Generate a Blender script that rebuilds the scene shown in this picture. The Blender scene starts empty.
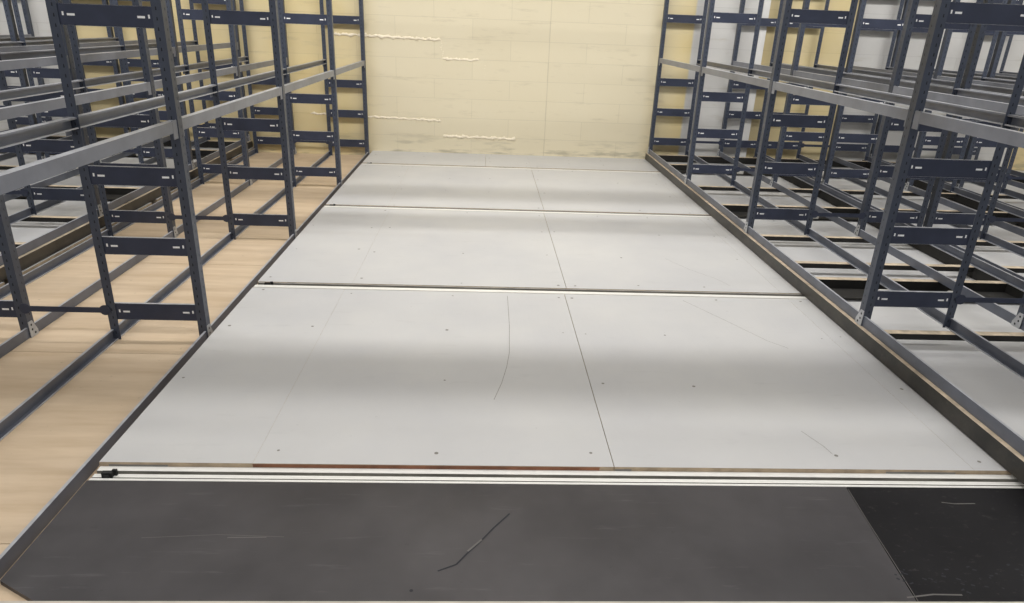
import bpy, math, random
from mathutils import Vector, Matrix
random.seed(7)
SC = bpy.context.scene
COL = SC.collection

# ------------------------------------------------------------------ materials
def newmat(name):
    m = bpy.data.materials.new(name); m.use_nodes = True
    nt = m.node_tree; b = nt.nodes['Principled BSDF']
    return m, nt, b

def nd(nt, t, **kw):
    n = nt.nodes.new(t)
    for k, v in kw.items():
        if k in n.inputs: n.inputs[k].default_value = v
        else: setattr(n, k, v)
    return n

def mixc(nt, fac, a, b, mode='MIX'):
    n = nt.nodes.new('ShaderNodeMix'); n.data_type = 'RGBA'; n.blend_type = mode
    for sock, v in ((0, fac), (6, a), (7, b)):
        if hasattr(v, 'is_output'): nt.links.new(v, n.inputs[sock])
        elif sock == 0: n.inputs[0].default_value = v
        else: n.inputs[sock].default_value = (*v, 1)
    return n.outputs[2]

def ramp(nt, src, p0, p1, v0=0., v1=1.):
    n = nt.nodes.new('ShaderNodeMapRange')
    n.inputs[1].default_value = p0; n.inputs[2].default_value = p1
    n.inputs[3].default_value = v0; n.inputs[4].default_value = v1
    nt.links.new(src, n.inputs[0]); return n.outputs[0]

def math_(nt, op, a, b=None):
    n = nt.nodes.new('ShaderNodeMath'); n.operation = op
    for i, v in enumerate((a, b)):
        if v is None: continue
        if hasattr(v, 'is_output'): nt.links.new(v, n.inputs[i])
        else: n.inputs[i].default_value = v
    return n.outputs[0]

def coords(nt, scale=(1, 1, 1), geo=False):
    if geo:
        g = nt.nodes.new('ShaderNodeNewGeometry'); out = g.outputs['Position']
    else:
        g = nt.nodes.new('ShaderNodeTexCoord'); out = g.outputs['Object']
    mp = nt.nodes.new('ShaderNodeMapping'); mp.inputs['Scale'].default_value = scale
    nt.links.new(out, mp.inputs['Vector']); return mp.outputs[0]

def noise(nt, vec, scale, detail=4, rough=.55):
    n = nd(nt, 'ShaderNodeTexNoise', Scale=scale, Detail=detail, Roughness=rough)
    nt.links.new(vec, n.inputs['Vector']); return n.outputs['Fac']

def bump(nt, b, h, strength=.2, dist=.01):
    n = nd(nt, 'ShaderNodeBump', Strength=strength, Distance=dist)
    nt.links.new(h, n.inputs['Height']); nt.links.new(n.outputs[0], b.inputs['Normal'])

def simple(name, c, rough=.5, metal=0., var=.12, scale=8, spec=.5, stretch=(1, 1, 1)):
    m, nt, b = newmat(name)
    v = coords(nt, stretch, geo=True)
    f = ramp(nt, noise(nt, v, scale), .3, .7)
    nt.links.new(mixc(nt, f, tuple(x*(1-var) for x in c), tuple(min(1, x*(1+var)) for x in c)), b.inputs['Base Color'])
    b.inputs['Roughness'].default_value = rough; b.inputs['Metallic'].default_value = metal
    b.inputs['Specular IOR Level'].default_value = spec
    return m

M = {}
M['steel'] = simple('blue_grey_painted_steel', (.047, .057, .083), .38, 0, .12, 14, .6)
M['plate'] = simple('slate_blue_painted_steel', (.035, .042, .070), .42, 0, .15, 10, .45)
M['beam'] = simple('grey_painted_beam_steel', (.185, .195, .228), .32, 0, .14, 9, .6)
M['floor_beam'] = simple('slate_floor_beam_steel', (.115, .126, .158), .36, 0, .14, 9, .6)
M['lip_highlight'] = simple('steel_lip_highlight', (.40, .41, .44), .30, 0, .2, 18, .7)  # highlight from overhead light put into the base colour of beam and plate lips
M['hole'] = simple('dark_hole', (.016, .018, .024), .8)
M['zinc'] = simple('zinc_plated_steel', (.86, .86, .86), .4, .0, .1, 30)
M['edge_strip'] = simple('dull_pale_strip', (.50, .46, .40), .5, 0, .12, 12)
M['bracket'] = simple('galvanised_bracket', (.46, .47, .49), .4, .2, .15, 30)
M['alu'] = simple('bare_aluminium_track', (.88, .87, .83), .38, .1, .06, 20, .5, (1, 6, 1))
M['groove'] = simple('dirty_track_groove', (.25, .24, .21), .7, 0, .25, 6)
M['black'] = simple('black_rubber', (.012, .012, .012), .6)
M['wheel'] = simple('pale_nylon_wheel', (.62, .60, .55), .5)
M['foam'] = simple('cream_sealant', (.90, .81, .64), .7, 0, .08, 30)
M['mark'] = simple('grey_scuff_mark', (.22, .21, .19), .7)
M['pale_mark'] = simple('pale_scratch', (.12, .112, .108), .7)
M['redwood'] = simple('red_brown_plywood_edge', (.25, .105, .055), .7, 0, .4, 12)
M['ply_edge'] = simple('raw_plywood_edge', (.46, .36, .25), .7, 0, .25, 16)

def mk_deck():
    m, nt, b = newmat('grey_painted_plywood')
    g = coords(nt, geo=True)
    n1 = ramp(nt, noise(nt, g, 1.3, 6), .3, .72)
    col = mixc(nt, n1, (.535, .535, .545), (.615, .61, .60))
    n2 = ramp(nt, noise(nt, coords(nt, (3, 14, 1), True), 1.2, 5, .65), .60, .80)
    col = mixc(nt, math_(nt, 'MULTIPLY', n2, .32), col, (.40, .40, .40))
    n3 = ramp(nt, noise(nt, g, 30, 2), .74, .80)
    col = mixc(nt, math_(nt, 'MULTIPLY', n3, .25), col, (.30, .29, .28))
    nt.links.new(col, b.inputs['Base Color'])
    nt.links.new(ramp(nt, noise(nt, g, 4, 3), .3, .7, .42, .56), b.inputs['Roughness'])
    b.inputs['Specular IOR Level'].default_value = .4
    bump(nt, b, noise(nt, coords(nt, (8, 1.5, 1), True), 6, 3), .04, .01)
    return m
M['deck'] = mk_deck()

def mk_dark():
    m, nt, b = newmat('dark_film_faced_plywood')
    g = coords(nt, geo=True)
    n1 = ramp(nt, noise(nt, g, 1.15, 5), .36, .66)
    col = mixc(nt, n1, (.022, .019, .022), (.066, .060, .064))
    n2 = ramp(nt, noise(nt, coords(nt, (1.5, 16, 1), True), 2.2, 5, .7), .60, .78)
    col = mixc(nt, math_(nt, 'MULTIPLY', n2, .35), col, (.15, .145, .145))
    n3 = ramp(nt, noise(nt, coords(nt, (7, 13, 1), True), 2.5, 5, .75), .66, .72)
    col = mixc(nt, math_(nt, 'MULTIPLY', n3, .6), col, (.010, .010, .011))
    nt.links.new(col, b.inputs['Base Color'])
    nt.links.new(ramp(nt, noise(nt, g, 5, 4), .3, .7, .36, .55), b.inputs['Roughness'])
    return m
M['dark'] = mk_dark()

def mk_dark2():
    m, nt, b = newmat('worn_black_film_plywood')
    g = coords(nt, geo=True)
    n1 = ramp(nt, noise(nt, g, 2.2, 5), .3, .7)
    col = mixc(nt, n1, (.008, .0075, .009), (.018, .0175, .019))
    n3 = ramp(nt, noise(nt, coords(nt, (9, 16, 1), True), 2.5, 5, .8), .58, .68)
    col = mixc(nt, math_(nt, 'MULTIPLY', n3, .45), col, (.06, .056, .056))
    nt.links.new(col, b.inputs['Base Color'])
    b.inputs['Roughness'].default_value = .55; b.inputs['Specular IOR Level'].default_value = .12
    return m
M['dark2'] = mk_dark2()

def mk_fascia():
    m, nt, b = newmat('black_film_board_face')
    g = coords(nt, geo=True)
    n1 = ramp(nt, noise(nt, g, 5, 6, .7), .35, .7)
    col = mixc(nt, n1, (.013, .012, .0105), (.055, .049, .040))
    n2 = ramp(nt, noise(nt, g, 24, 4, .7), .62, .74)
    col = mixc(nt, math_(nt, 'MULTIPLY', n2, .45), col, (.12, .105, .085))
    nt.links.new(col, b.inputs['Base Color']); b.inputs['Roughness'].default_value = .38
    b.inputs['Specular IOR Level'].default_value = .5
    return m
M['fascia'] = mk_fascia()
M['joist_face'] = simple('dark_joist_face', (.009, .008, .0065), .7, 0, .5, 12)

def mk_ply():
    m, nt, b = newmat('raw_beige_plywood')
    g = coords(nt, geo=True)
    n1 = ramp(nt, noise(nt, coords(nt, (1.2, 9, 1), True), 1.6, 6, .6), .3, .72)
    col = mixc(nt, n1, (.56, .425, .285), (.70, .56, .405))
    n2 = ramp(nt, noise(nt, g, 2.6, 5), .52, .75)
    col = mixc(nt, math_(nt, 'MULTIPLY', n2, .3), col, (.45, .36, .27))
    n3 = ramp(nt, noise(nt, g, 26, 2), .73, .79)
    col = mixc(nt, math_(nt, 'MULTIPLY', n3, .4), col, (.27, .21, .15))
    nt.links.new(col, b.inputs['Base Color']); b.inputs['Roughness'].default_value = .62
    b.inputs['Specular IOR Level'].default_value = .3
    return m
M['ply'] = mk_ply()
M['ply_top'] = simple('plywood_top_edge', (.56, .465, .345), .7, 0, .3, 18)
M['grey_edge'] = simple('weathered_grey_board_face', (.17, .155, .13), .7, 0, .35, 9)

def mk_wall():
    m, nt, b = newmat('painted_block_wall')
    tc = nt.nodes.new('ShaderNodeNewGeometry')
    sep = nt.nodes.new('ShaderNodeSeparateXYZ'); nt.links.new(tc.outputs['Position'], sep.inputs[0])
    X, Y, Z = sep.outputs
    u = math_(nt, 'ADD', X, Y)
    cmb = nt.nodes.new('ShaderNodeCombineXYZ'); nt.links.new(u, cmb.inputs[0]); nt.links.new(Z, cmb.inputs[1])
    br = nt.nodes.new('ShaderNodeTexBrick'); br.offset = .5
    mp = nt.nodes.new('ShaderNodeMapping'); mp.inputs['Location'].default_value = (.07, .024, 0)
    nt.links.new(cmb.outputs[0], mp.inputs[0]); nt.links.new(mp.outputs[0], br.inputs['Vector'])
    for k, v in (('Scale', 1.), ('Brick Width', .82), ('Row Height', .2055), ('Mortar Size', .0035), ('Mortar Smooth', .4), ('Bias', 0.)):
        br.inputs[k].default_value = v
    br.inputs['Color1'].default_value = (.95, .95, .95, 1); br.inputs['Color2'].default_value = (1, 1, 1, 1)
    br.inputs['Mortar'].default_value = (.78, .78, .78, 1)
    def band(a, c, s=.01):
        return math_(nt, 'MULTIPLY', ramp(nt, X, a-s, a+s), ramp(nt, X, c-s, c+s, 1, 0))
    white = math_(nt, 'MAXIMUM', math_(nt, 'MAXIMUM', ramp(nt, X, -4.44, -4.42, 1, 0), band(2.23, 2.93)), band(4.0, 6.12))
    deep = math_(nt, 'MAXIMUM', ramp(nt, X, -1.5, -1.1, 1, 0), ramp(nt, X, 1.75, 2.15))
    g = coords(nt, geo=True)
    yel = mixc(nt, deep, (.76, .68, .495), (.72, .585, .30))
    n1 = ramp(nt, noise(nt, g, 1.4, 5), .32, .7)
    yel = mixc(nt, math_(nt, 'MULTIPLY', n1, .4), yel, (.79, .72, .55))
    wht = mixc(nt, n1, (.60, .59, .57), (.68, .67, .65))
    col = mixc(nt, white, yel, wht)
    # grey smears along the courses and grime low on the wall
    sm = ramp(nt, noise(nt, coords(nt, (1.6, 1, 9), True), 1.5, 5, .65), .58, .78)
    col = mixc(nt, math_(nt, 'MULTIPLY', sm, .38), col, (.42, .36, .25))
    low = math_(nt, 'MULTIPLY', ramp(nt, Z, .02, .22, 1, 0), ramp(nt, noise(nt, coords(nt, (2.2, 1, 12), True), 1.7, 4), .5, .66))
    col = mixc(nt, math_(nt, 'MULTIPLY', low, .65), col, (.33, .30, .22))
    col = mixc(nt, .55, col, br.outputs['Color'], 'MULTIPLY')
    # control joint
    cj = math_(nt, 'MULTIPLY', ramp(nt, X, .682, .687), ramp(nt, X, .69, .695, 1, 0))
    col = mixc(nt, math_(nt, 'MULTIPLY', cj, .35), col, (.40, .34, .23))
    nt.links.new(col, b.inputs['Base Color']); b.inputs['Roughness'].default_value = .6
    b.inputs['Specular IOR Level'].default_value = .3
    h = math_(nt, 'ADD', math_(nt, 'MULTIPLY', br.outputs['Fac'], -1), math_(nt, 'MULTIPLY', noise(nt, g, 40, 3), .25))
    bump(nt, b, h, .25, .006)
    return m
M['wall'] = mk_wall()
M['white'] = simple('white_painted_masonry', (.74, .73, .71), .6, 0, .06, 5)
M['ceiling'] = simple('white_ceiling', (.72, .72, .72), .8)
M['slab'] = simple('concrete_subfloor', (.16, .15, .135), .8, 0, .2, 5)

# ------------------------------------------------------------------ mesh helper
class MB:
    def __init__(s): s.v = []; s.f = []; s.m = []
    def quad(s, pts, mat=0):
        b = len(s.v); s.v += [tuple(p) for p in pts]; s.f.append(tuple(range(b, b+len(pts)))); s.m.append(mat)
    def box(s, x0, x1, y0, y1, z0, z1, mat=0, top=None):
        b = len(s.v)
        s.v += [(x0,y0,z0),(x1,y0,z0),(x1,y1,z0),(x0,y1,z0),(x0,y0,z1),(x1,y0,z1),(x1,y1,z1),(x0,y1,z1)]
        for i, f in enumerate(((0,3,2,1),(4,5,6,7),(0,1,5,4),(1,2,6,5),(2,3,7,6),(3,0,4,7))):
            s.f.append(tuple(b+k for k in f)); s.m.append(top if (i == 1 and top is not None) else mat)
    def prism(s, poly, z0, z1, mat=0, side=None):
        """poly: ccw list of (x,y)"""
        n = len(poly); b = len(s.v)
        s.v += [(x, y, z0) for x, y in poly] + [(x, y, z1) for x, y in poly]
        s.f.append(tuple(b+n+i for i in range(n))); s.m.append(mat)
        s.f.append(tuple(b+i for i in reversed(range(n)))); s.m.append(mat)
        for i in range(n):
            j = (i+1) % n
            s.f.append((b+i, b+j, b+n+j, b+n+i)); s.m.append(mat if side is None else side)
    def extrude_y(s, prof, y0, y1, mat=0):
        """prof: closed list of (x,z)"""
        n = len(prof); b = len(s.v)
        s.v += [(x, y0, z) for x, z in prof] + [(x, y1, z) for x, z in prof]
        for i in range(n):
            j = (i+1) % n; s.f.append((b+i, b+j, b+n+j, b+n+i)); s.m.append(mat)
        s.f.append(tuple(b+i for i in reversed(range(n)))); s.m.append(mat)
        s.f.append(tuple(b+n+i for i in range(n))); s.m.append(mat)
    def extrude_x(s, prof, x0, x1, mats):
        """prof: closed list of (y,z); mats per side"""
        n = len(prof); b = len(s.v)
        s.v += [(x0, y, z) for y, z in prof] + [(x1, y, z) for y, z in prof]
        for i in range(n):
            j = (i+1) % n; s.f.append((b+i, b+j, b+n+j, b+n+i)); s.m.append(mats[i])
        s.f.append(tuple(b+i for i in reversed(range(n)))); s.m.append(mats[0])
        s.f.append(tuple(b+n+i for i in range(n))); s.m.append(mats[0])
    def prism_y(s, poly, y0, y1, mat=0):
        """poly: (x,z) outline, thickness along y"""
        s.extrude_y(poly, y0, y1, mat)
    def disc(s, x, y, z, r, mat=0, n=8):
        s.quad([(x+r*math.cos(2*math.pi*i/n), y+r*math.sin(2*math.pi*i/n), z) for i in range(n)], mat)
    def ribbon(s, pts, w, z, mat=0):
        for (x0, y0), (x1, y1) in zip(pts, pts[1:]):
            d = Vector((x1-x0, y1-y0)).normalized(); nx, ny = -d.y*w/2, d.x*w/2
            s.quad([(x0-nx, y0-ny, z), (x1-nx, y1-ny, z), (x1+nx, y1+ny, z), (x0+nx, y0+ny, z)], mat)
    def mesh(s, name, mats, fix=True):
        me = bpy.data.meshes.new(name); me.from_pydata(s.v, [], s.f); me.update()
        for m in mats: me.materials.append(M[m])
        me.polygons.foreach_set('material_index', s.m)
        if fix:
            import bmesh
            bm = bmesh.new(); bm.from_mesh(me); bmesh.ops.recalc_face_normals(bm, faces=bm.faces); bm.to_mesh(me); bm.free()
        return me

def link(name, me, parent=None, loc=None, label=None):
    o = bpy.data.objects.new(name, me); COL.objects.link(o)
    if parent: o.parent = parent
    if loc is not None: o.location = loc
    if label: o['label'] = label
    return o
def thing(name, label, cat, loc=(0, 0, 0), group=None, me=None):
    o = link(name, me, None, loc); o['label'] = label; o['category'] = cat
    if group: o['group'] = group
    return o
def struct(o, label=None):
    o['kind'] = 'structure'
    if label: o['label'] = label
    return o

# ------------------------------------------------------------------ layout (metres)
H = 1.385                                   # camera height above the deck
WY = 7.857                                  # back wall face
RAILS = [1.899, 3.603, 5.36, 7.107]
LEDGE = -1.238                               # left edge of the raised deck in the aisle
ZL = -.055                                  # beige plywood level left of the aisle
XR = 7.6; XL = -6.6

# ------------------------------------------------------------------ setting
mb = MB(); mb.box(-8, 8.6, -2.2, WY+.2, -.30, -.0815); floor = struct(link('floor', mb.mesh('floor', ['slab'])))
ROWS = [(1.942, 3.548), (3.640, 5.305), (5.397, 7.052), (7.144, WY)]
seams_right = [LEDGE, -.74, .48, 1.735, 2.93, 4.12, 5.34, 6.56, XR]
rowseams = {0: [-.742, .468], 1: [-.717, .490], 2: [-.745, .500], 3: [-.04, .03, .50]}
TOP = 0.0
for r, (y0, y1) in enumerate(ROWS):
    xs = [LEDGE] + rowseams[r] + seams_right[3:]
    for i, (a, c) in enumerate(zip(xs, xs[1:])):
        mb = MB(); gl, g = [(0, .0003), (.0003, .0013), (.0013, .0003)][i] if i < 3 else (.0003, .0003)
        mb.box(a+gl, c-g, y0, y1, -.08, TOP, 1, 0)
        if r == 0:                                   # stained front edge under the sheet
            mb.box(a+gl, c-g, y0-.0012, y0, -.030, -.003, 1, 1)
            for q0, q1 in {0: [(.03, .22)], 1: [(.0, 1.16)], 2: [(.003, .06), (.95, 1.2)]}.get(i, []): mb.box(a+gl+q0, min(c-g, a+q1), y0-.0018, y0-.001, -.030, -.008 if i != 1 else -.002, 2 if i == 1 else 3)
        rnd = random.Random(100*r+i)
        w, d = c-a, y1-y0
        if w > .3 and a < 2.5:
            nx = max(2, round(w/.35))
            for yy in (y0+.06, y0+d*.36, y0+d*.68, y1-.06):
                for k in range(nx):
                    if rnd.random() < .62:
                        mb.disc(a+.05+(w-.1)*k/(nx-1)+rnd.uniform(-.02, .02), yy+rnd.uniform(-.03, .03), TOP+.0006, rnd.uniform(.004, .0085), 3)
        if r == 0 and i == 1:
            mb.ribbon([(.150, 3.50), (.148, 3.10), (.138, 2.80), (.122, 2.66), (.098, 2.52), (.064, 2.38)], .0022, TOP+.0006, 3)
        if r == 0 and i == 2:
            mb.ribbon([(1.12, 3.49), (1.26, 3.24), (1.40, 2.98), (1.47, 2.90)], .0020, TOP+.0006, 3)
            mb.ribbon([(1.22, 2.18), (1.26, 2.08), (1.27, 2.03)], .0020, TOP+.0006, 3)
        if r == 1 and i == 2:
            mb.ribbon([(1.20, 4.22), (1.30, 4.02), (1.42, 3.86), (1.47, 3.74)], .0015, TOP+.0006, 3)
        link('deck_panel', mb.mesh('deck_panel', ['deck', 'ply_edge', 'redwood', 'mark']), floor)
    # grey panels under the carriages on the far side of the static rack
    xs = [-2.545, -3.72, -4.88, -6.10, XL]
    for a, c in zip(xs, xs[1:]):
        mb = MB(); mb.box(c+.0022, a-.0022, y0, y1, -.08, TOP, 1, 0)
        link('deck_panel', mb.mesh('deck_panel', ['deck', 'ply_edge']), floor)

# dark film-faced panels in the foreground
DY0, DY1, DZ = 1.363, 1.862, -.014
mb = MB()
mb.prism([(-1.10, DY0), (1.188, DY0), (1.238, DY1), (LEDGE, DY1), (LEDGE, DY0+.075)], -.028, DZ, 0, 0)
mb.ribbon([(-.10, 1.475), (-.05, 1.50), (-.02, 1.545), (.015, 1.59), (.055, 1.65), (.105, 1.715)], .005, DZ+.0006, 1)
mb.ribbon([(-.02, 1.552), (.02, 1.600)], .006, DZ+.0007, 2)
mb.ribbon([(-.95, 1.60), (-.74, 1.615), (-.55, 1.607)], .002, DZ+.0006, 2)
mb.ribbon([(-.71, 1.603), (-.60, 1.605)], .004, DZ+.0007, 2)
mb.ribbon([(.33, 1.33), (.36, 1.345), (.40, 1.35)], .012, DZ+.0006, 1)
mb.ribbon([(.30, 1.315), (.33, 1.335)], .006, DZ+.0007, 2)
mb.disc(-.165, 1.405, DZ+.0006, .005, 1)
link('dark_deck_panel', mb.mesh('dark_deck_panel', ['dark', 'hole', 'pale_mark', 'hole']), floor, label='dark brown film faced panel')
mb = MB()
mb.prism([(1.191, DY0), (2.6, DY0), (2.6, DY1), (1.241, DY1)], -.08, DZ, 0, 0)
mb.ribbon([(1.192, 1.36), (1.208, 1.52), (1.222, 1.68), (1.240, 1.85)], .002, DZ+.0006, 1)
mb.ribbon([(1.17, 1.383), (1.25, 1.394), (1.33, 1.392)], .005, DZ+.0006, 1)
mb.ribbon([(1.52, 1.785), (1.56, 1.778), (1.63, 1.780)], .004, DZ+.0006, 1)
for k in range(40):
    x = random.uniform(1.18, 1.62); y = random.gauss(1.445, .03)
    if y < 1.39: continue
    mb.ribbon([(x, y), (x+random.uniform(.003, .012), y+random.uniform(-.006, .006))], random.uniform(.003, .007), DZ+.0007, 2)
link('dark_deck_panel', mb.mesh('dark_deck_panel', ['dark2', 'pale_mark', 'hole']), floor, label='blackened film faced panel')
mb = MB(); mb.box(LEDGE, 2.6, -1.9, 1.272, -.08, TOP, 1, 0)
link('deck_panel', mb.mesh('deck_panel', ['deck', 'ply_edge']), floor)

# beige plywood sheets beside the aisle
mb = MB(); mb.box(LEDGE, -.9, DY0, DY1, -.08, -.029)
link('plywood_sheet', mb.mesh('plywood_sheet', ['ply']), floor)
ys = [-1.9, .60, 1.62, 2.84, 4.06, 5.28, 6.50, WY]
for a, c in zip(ys, ys[1:]):
    mb = MB(); mb.box(-2.543, LEDGE-.001, a+.0015, c-.0015, -.08, ZL, 0)
    link('plywood_sheet', mb.mesh('plywood_sheet', ['ply']), floor)

# walls, ceiling
mb = MB(); mb.box(-8, 8.6, WY, WY+.2, -.30, 3.9); struct(link('wall_back', mb.mesh('wall_back', ['wall'])))
mb = MB(); mb.box(-8.2, -8, -2.2, WY+.2, -.30, 3.9); struct(link('wall_left', mb.mesh('wall_left', ['white'])))
mb = MB(); mb.box(8.6, 8.8, -2.2, WY+.2, -.30, 3.9); struct(link('wall_right', mb.mesh('wall_right', ['white'])))
mb = MB(); mb.box(-8.2, 8.8, -2.2, WY+.2, 3.9, 4.0); struct(link('ceiling', mb.mesh('ceiling', ['ceiling'])))
mb = MB(); mb.box(2.935, 3.005, WY-.035, WY, -.03, 3.9); struct(link('trim_1', mb.mesh('trim_1', ['white'])))

# ------------------------------------------------------------------ floor tracks
def track(y, x0, x1, front, label):
    mb = MB()
    if front:     # three pale strips with two dark grooves
        t0 = -.014
        p = [(-.076,-.08),(-.076,t0),(-.066,t0),(-.066,t0-.012),(-.057,t0-.012),(-.057,t0-.003),(-.039,t0-.003),(-.039,t0-.014),(-.026,t0-.014),(-.026,t0),(-.001,t0),(-.001,-.08)]
        mm = [0,0,1,1,1,0,1,1,1,0,0,0]
    else:         # pale strip in front of a dark wheel slot
        p = [(-.052,-.033),(-.052,.002),(-.018,.002),(-.018,-.016),(.030,-.016),(.030,-.004),(.034,-.004),(.034,-.033)]
        mm = [0,0,1,1,1,0,0,0]
    mb.extrude_x(p, x0, x1, mm)
    return thing('floor_track', label, 'floor track', (0, y, 0), 'steel tracks across the aisle floor', mb.mesh('floor_track', ['alu', 'groove']))
track(1.940, LEDGE+.004, XR, True, 'grooved pale metal floor track along the far edge of the dark foreground panel')
track(3.603, LEDGE+.004, XR, False, 'slotted floor track crossing the aisle beside the foot of the second post pair')
track(5.36, LEDGE+.004, XR, False, 'slotted floor track crossing mid aisle, second one out from the yellow wall')
track(7.107, LEDGE+.004, XR, False, 'slotted floor track crossing the aisle nearest the yellow wall')
mb = MB(); mb.box(LEDGE, 2.6, -.10, 0, -.08, -.006)
thing('floor_track', 'pale metal track strip at the bottom edge of the photo before the dark panel', 'floor track', (0, 1.3615, 0), 'steel tracks across the aisle floor', mb.mesh('floor_track', ['edge_strip']))
for (x, y, z, lab) in ((-1.185, 1.888, -.020, 'small black stop block in the front grooved track'),
                   (-1.175, 3.612, -.016, 'small black stop block in the second slotted track'),
                   (-1.185, 5.37, -.016, 'small black stop block in the third slotted track'),
                   (-1.165, 7.115, -.016, 'small black stop block in the slotted track by the yellow wall')):
    mb = MB(); mb.box(-.017, .017, -.007, .008, 0, .020); mb.box(.012, .026, .004, .012, .0, .024); mb.box(-.008, .008, -.012, -.006, .004, .015)
    thing('track_stop', lab, 'stop block', (x, y, z), 'black stop blocks in the tracks', mb.mesh('track_stop', ['black']))

# ------------------------------------------------------------------ shelving
FOOTW = .018
def post_mesh(s, top):
    """L angle post: leg 1 is the outer face (x = -s*FOOTW side), leg 2 faces the camera."""
    mb = MB(); t = .003
    xo = -s*FOOTW; xi = xo + s*.040
    yf, yb = -.020, .024
    prof = [(xo, yf), (xi, yf), (xi, yf+t), (xo+s*t, yf+t), (xo+s*t, yb), (xo, yb)]
    if s < 0: prof = prof[::-1]
    mb.prism(prof, 0, top, 0, 0)
    z = .03; k = 0
    while z < top-.02:
        hx = xo + s*.023; e = .0006
        mb.quad([(hx-.003, yf-e, z), (hx+.003, yf-e, z), (hx+.002, yf-e, z+.013), (hx-.002, yf-e, z+.013)], 1)
        hy = .006
        mb.quad([(xo-s*e, hy-.002, z), (xo-s*e, hy+.002, z), (xo-s*e, hy+.0015, z+.010), (xo-s*e, hy-.0015, z+.010)], 1)
        z += .038
    return mb.mesh('upright_post', ['steel', 'hole'], fix=False)

def bracket_mesh(s):
    """zinc gusset on the outer face of a post: wedge in the y-z plane."""
    mb = MB(); xa = -s*(FOOTW+.0012); xb = -s*(FOOTW+.0042)
    poly = [(-.022, 0), (.034, 0), (.034, .022), (.006, .078), (-.022, .078)]
    n = len(poly)
    mb.quad([(xb, y, z) for y, z in poly]); mb.quad([(xa, y, z) for y, z in poly])
    for i in range(n):
        (y0, z0), (y1, z1) = poly[i], poly[(i+1) % n]
        mb.quad([(xa, y0, z0), (xb, y0, z0), (xb, y1, z1), (xa, y1, z1)])
    xh = -s*(FOOTW+.0048)
    for hy, hz in ((-.006, .060), (-.004, .036), (.012, .015)):
        mb.quad([(xh, hy+.006*math.cos(6.2832*i/8), hz+.006*math.sin(6.2832*i/8)) for i in range(8)], 1)
    return mb.mesh('foot_bracket', ['bracket', 'hole'])

def plate_mesh(w, h):
    """brace strip between two posts: grid sheet with bright slots, folded lips."""
    mb = MB(); a = w/2; y = 0; g = .0025
    xs = [-a, -a+.047, -a+.054, -a+.066, -a+.096, a-.096, a-.066, a-.054, a-.047, a]
    zs = [-h/2, -.012, -.0042, .0042, .010, h/2]
    for i in range(len(xs)-1):
        for j in range(len(zs)-1):
            m = 0
            if j == 2 and i in (3, 5): m = 1
            if j in (2, 3) and i in (1, 7): m = 1
            if j == 3 and i in (1, 7) : m = 1
            mb.quad([(xs[i], y, zs[j]), (xs[i+1], y, zs[j]), (xs[i+1], y, zs[j+1]), (xs[i], y, zs[j+1])], m)
    for z, q in ((h/2, -1), (-h/2, 1)):
        mb.box(-a, a, y, y+.013, min(z, z+q*.002), max(z, z+q*.002), 2)  # plate lips get the same painted highlight
    mb.quad([(-a, y+.0018, -h/2), (-a, y+.0018, h/2), (a, y+.0018, h/2), (a, y+.0018, -h/2)], 0)
    return mb.mesh('brace_plate', ['plate', 'zinc', 'lip_highlight'], fix=False)

def beam_mesh(s, L, h, flare):
    """C channel along +y; web on the outer side, lips folded to the inside (towards +s)."""
    mb = MB(); t = .0025; x0 = 0; w1, w2 = (.030 if flare else .011), (.030 if flare else .024)
    prof = [(0, 0), (w2, 0), (w2, .006), (w2-t, .006), (w2-t, t), (t, t), (t, h-t), (w1-t, h-t), (w1-t, h-.008), (w1, h-.008), (w1, h), (0, h)]
    prof = [(x*s, z) for x, z in prof]
    mb.extrude_y(prof, 0, L)
    mb.m[10] = 1; mb.m[2] = 1; mb.m[1] = 1             # overhead highlight on the lips, painted as a paler grey
    if flare:
        for y0, y1 in ((.004, .046), (L-.046, L-.004)):
            mb.box(min(0, s*t)-(.0006 if s > 0 else 0), max(0, s*t)+(.0006 if s < 0 else 0), y0, y1, -.026, h+.003)
    return mb.mesh('shelf_beam', ['beam' if flare else 'floor_beam', 'lip_highlight'])

def tie_mesh(L):
    mb = MB(); h = .013; r = .025; n = 14
    a0 = math.pi - math.asin(h/r)
    ear = [(r*math.cos(a0-2*a0*i/n), r*math.sin(a0-2*a0*i/n)) for i in range(n+1)]
    pts = [(L-.024+x, z) for x, z in ear] + [(.024-x, -z) for x, z in ear]
    mb.prism_y(pts, 0, .003)
    return mb.mesh('tie_bar', ['plate'])

cache = {}
def cached(key, fn):
    if key not in cache: cache[key] = fn()
    return cache[key]

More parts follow.
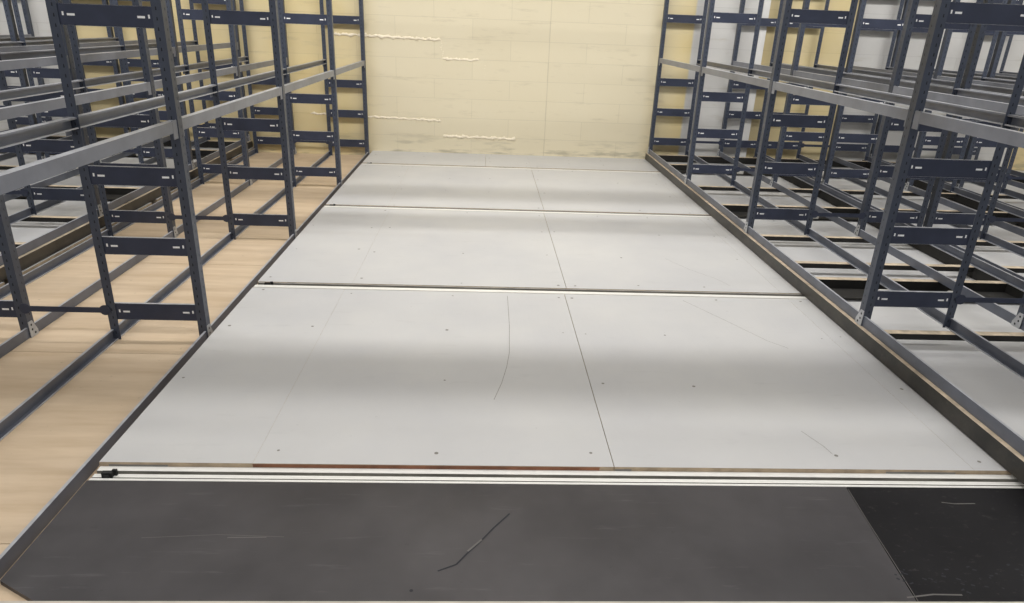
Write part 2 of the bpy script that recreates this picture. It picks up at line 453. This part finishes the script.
def rack(name_label, lines, frames, z0, s, k=1.0, top=2.05, bracket_lines=(0, 2), group='double rows of open steel shelving'):
    """lines: four x positions from the aisle side inwards; s=+1 when the rack extends to +x from its first line."""
    ox, oy = (lines[0]+lines[3])/2, (frames[0]+frames[-1])/2
    R = thing('shelving_rack', name_label, 'shelving', (ox, oy, z0), group)
    side = [s, -s, s, -s]                                # inward direction of each line
    for fy in frames:
        for li, x in enumerate(lines):
            p = link('upright_post', cached(('post', side[li]), lambda: post_mesh(side[li], top)), R, (x-ox, fy-oy, 0))
            if li in bracket_lines:
                link('foot_bracket', cached(('br', side[li]), lambda: bracket_mesh(side[li])), p, label='zinc foot bracket with three holes')
        for a, b in ((0, 1), (2, 3)):
            w = abs(lines[b]-lines[a]) + 2*FOOTW - .010
            for q in (.142, .461, .777, 1.418, 1.735):
                link('brace_plate', cached(('pl', round(w, 3)), lambda: plate_mesh(w, .081)), R, ((lines[a]+lines[b])/2-ox, fy-oy-.0160, q*k))
        L = abs(lines[2]-lines[1])
        xm = min(lines[1], lines[2])
        link('tie_bar', cached(('tie', round(L, 3)), lambda: tie_mesh(L)), R, (xm-ox, fy-oy-.0245, .150*k))
    for f0, f1 in zip(frames, frames[1:]):
        for li, x in enumerate(lines):
            xo = x - side[li]*(FOOTW-.0036)
            L = f1-f0-.012
            for z, h, fl in ((.001, .050, False), (.974*k, .047, True)):
                link('shelf_beam', cached(('bm', side[li], round(L, 3), h), lambda: beam_mesh(side[li], L, h, fl)), R, (xo-ox, f0-oy-.008, z))
    return R

RF = [1.44, 3.034, 4.629, 6.212, 7.779]
LF = [1.41, 3.002, 4.597, 6.220, 7.800]
ZC = .075
RX = [1.884, 2.301, 2.688, 3.100]
P2 = 1.285
C2R = [x+P2 for x in RX]; C3R = [x+2*P2 for x in RX]
LX = [-1.290, -1.696, -2.101, -2.510]
C2L = [-2.590-(x-RX[0]) for x in RX]; C3L = [x-P2 for x in C2L]

rack('blue-grey open steel shelving standing on the beige plywood left of the aisle', LX, LF, ZL, -1, .993)
rack('blue-grey open steel shelving on the black sided carriage bordering the aisle on the right', RX, RF, ZC, 1)
rack('blue-grey open steel shelving behind the right aisle rack, second row out from the aisle', C2R, RF[1:], ZC, 1)
rack('blue-grey open steel shelving at the far right, third row out from the aisle', C3R, RF[2:], ZC, 1)
rack('blue-grey open steel shelving behind the rack on beige plywood, second row left of the aisle', C2L, RF[1:], ZC, -1)
rack('blue-grey open steel shelving at the far left against the white painted wall part', C3L, RF[2:], ZC, -1)

# ------------------------------------------------------------------ mobile carriages
def carriage(label, xa, xb, y0, y1, group='wooden mobile carriages under the shelving'):
    x0, x1 = min(xa, xb), max(xa, xb)
    C = thing('mobile_carriage', label, 'carriage', ((x0+x1)/2, (y0+y1)/2, 0), group)
    ox, oy = (x0+x1)/2, (y0+y1)/2
    t = .040
    for a in (x0, x1-t):
        mb = MB(); mb.box(a-ox, a+t-ox, y0-oy, y1-oy, .004, ZC-.0005, 0, 1)
        mb.m[3 if a == x0 else 5] = 2                # inner face
        link('side_board', mb.mesh('side_board', ['fascia', 'ply_top', 'joist_face']), C)
    for y, z0 in ((1.96, .006), (2.95, .044), (3.70, .006), (3.99, .044), (4.57, .044), (5.45, .006), (6.13, .044), (7.17, .006), (7.72, .006)):
        if y < y0+.02 or y > y1-.01: continue
        mb = MB(); mb.box(x0+t-ox, x1-t-ox, y-.020-oy, y+.024-oy, z0, ZC-.0005, 0, 1)
        link('cross_board', mb.mesh('cross_board', ['joist_face', 'ply_top']), C)
    for ry in RAILS[1:]:
        if ry < y0: continue
        mb = MB(); mb.box(x0+t-ox, x1-t-ox, ry-.075-oy, ry+.075-oy, .014, .022, 0)
        link('axle_board', mb.mesh('axle_board', ['joist_face']), C)
        for wx in (x0+.42, x1-.46):
            mb = MB(); n = 14; r = .030
            mb.extrude_x([(0+.0, 0)]*0 + [(r*.5*math.cos(6.2832*i/n), r*math.sin(6.2832*i/n)) for i in range(n)], -.03, .03, [0]*n)
            link('wheel', mb.mesh('wheel', ['wheel']), C, (wx-ox, ry-oy-.07, .046))
    return C
carriage('black sided wooden carriage with tan top edge along the right of the aisle', 1.848, 3.132, 1.20, WY-.03)
carriage('black sided wooden carriage under the second shelving row right of the aisle', 1.848+P2+.004, 3.132+P2, 2.9, WY-.03)
carriage('black sided wooden carriage under the third shelving row at the far right', 1.848+2*P2+.004, 3.132+2*P2, 4.4, WY-.03)
carriage('black sided wooden carriage beyond the beige plywood on the left', -2.556, -2.556-1.284, 2.9, WY-.03)
carriage('black sided wooden carriage under the shelving at the far left', -2.560-P2, -2.556-1.284-P2, 4.4, WY-.03)

# ------------------------------------------------------------------ sealant beads on the wall
def bead(label, x0, x1, za, zb, thick, extra=()):
    rnd = random.Random(int(abs(x0)*1000)+int(za*100))
    import bmesh
    bm = bmesh.new(); n = int((x1-x0)/.014)
    ring = 7; prev = None
    for i in range(n+1):
        u = i/n; x = x0+(x1-x0)*u; z = za+(zb-za)*u + rnd.uniform(-.004, .004) + .004*math.sin(i*.8)
        r = thick*rnd.uniform(.5, 1.25)*(1.6 if rnd.random() < .10 else 1)
        if i in (0, n): r *= .35
        cur = [bm.verts.new((x, -abs(.9*r*math.sin(math.pi*k/(ring-1))), z + r*math.cos(math.pi*k/(ring-1)))) for k in range(ring)]
        if prev:
            for k in range(ring-1): bm.faces.new((prev[k], prev[k+1], cur[k+1], cur[k]))
        prev = cur
    for (x, z, r) in extra:
        bmesh.ops.create_icosphere(bm, subdivisions=1, radius=r, matrix=Matrix.Translation((x, 0, z)))
    bmesh.ops.recalc_face_normals(bm, faces=bm.faces)
    me = bpy.data.meshes.new('sealant_bead'); bm.to_mesh(me); bm.free(); me.materials.append(M['foam'])
    for p in me.polygons: p.use_smooth = True
    thing('sealant_bead', label, 'sealant', (0, WY+.001, 0), 'cream sealant beads in the wall cracks', me)
rr = random.Random(3)
bead('cream sealant bead along the higher long block joint, starting behind the left rack', -1.62, -.475, 1.212, 1.192, .0155,
     [(-.462+rr.uniform(-.012, .012), 1.18-.021*k, rr.uniform(.004, .007)) for k in range(8)])
bead('short cream sealant bead one course under the higher long bead', -.462, -.062, 1.002, 1.000, .0135,
     [(.0+rr.uniform(-.01, .01), .95-.03*k, rr.uniform(.002, .004)) for k in range(5)])
bead('cream sealant bead along the lower block joint beside the left rack', -1.90, -.47, .385, .352, .0125, [(-.49, .350, .016), (-.52, .345, .012)])
bead('lumpy cream sealant bead low on the yellow wall, one course above the deck', -.455, .362, .187, .176, .0150,
     [(-.27, .17, .016), (.10, .172, .018), (.30, .170, .015)])

# ------------------------------------------------------------------ light
def strip(y, power, x=0.3, L=14, w=.16, z=3.72, col=(1, .985, .96), tilt=0.):
    l = bpy.data.lights.new('ceiling_and_wall_wash_strip', 'AREA'); l.shape = 'RECTANGLE'; l.size = L; l.size_y = w; l.energy = power; l.color = col
    o = bpy.data.objects.new('ceiling_and_wall_wash_strip', l); COL.objects.link(o); o.location = (x, y, z); o.rotation_euler = (math.radians(tilt), 0, 0)
strip(.4, 165); strip(4.0, 185); strip(4.6, 190, tilt=58); strip(-1.8, 80)  # the tilted strip is an added lamp that brightens the back wall
# unseen trays and rods, added to cast dark bands across the deck
for y, lab in ((3.455, 'added unseen shadow tray hung over the second post pairs'), (4.74, 'added unseen shadow tray hung nearer the yellow wall')):
    mb = MB(); mb.box(-6.5, 7.2, -.075, .075, 0, .004); mb.box(-6.5, 7.2, -.075, -.071, .004, .06); mb.box(-6.5, 7.2, .071, .075, .004, .06)
    t = thing('shadow_tray', lab, 'shadow caster', (0, y, 2.25), 'added shadow casters under the ceiling', mb.mesh('shadow_tray', ['zinc']))
    for x in (-5, -1.5, 2.2, 5.8):
        for q in (-.063, .063):
            mb = MB(); mb.box(x-.005, x+.005, q-.005, q+.005, .004, 1.65)
            link('shadow_tray_rod', mb.mesh('shadow_tray_rod', ['zinc']), t)
wd = bpy.data.worlds.new('World'); SC.world = wd; wd.use_nodes = True
bg = wd.node_tree.nodes['Background']; bg.inputs[0].default_value = (.95, .97, 1, 1); bg.inputs[1].default_value = .22
SC.view_settings.view_transform = 'Standard'; SC.view_settings.look = 'None'; SC.view_settings.exposure = 0.0

# ------------------------------------------------------------------ camera
pitch, yaw, roll, f = .3842, -.0503, .0399, 687.92
cam = bpy.data.cameras.new('camera'); co = bpy.data.objects.new('camera', cam); COL.objects.link(co)
cam.sensor_width = 36; cam.sensor_fit = 'HORIZONTAL'; cam.lens = f/1024*36; cam.clip_start = .02
fw = Vector((-math.sin(yaw)*math.cos(pitch), math.cos(yaw)*math.cos(pitch), -math.sin(pitch)))
rt = Vector((math.cos(yaw), math.sin(yaw), 0)); up = rt.cross(fw)
r2 = rt*math.cos(roll) + up*math.sin(roll); u2 = -rt*math.sin(roll) + up*math.cos(roll)
m = Matrix((r2, u2, -fw)).transposed().to_4x4(); m.translation = (0, 0, H)
co.matrix_world = m
SC.camera = co
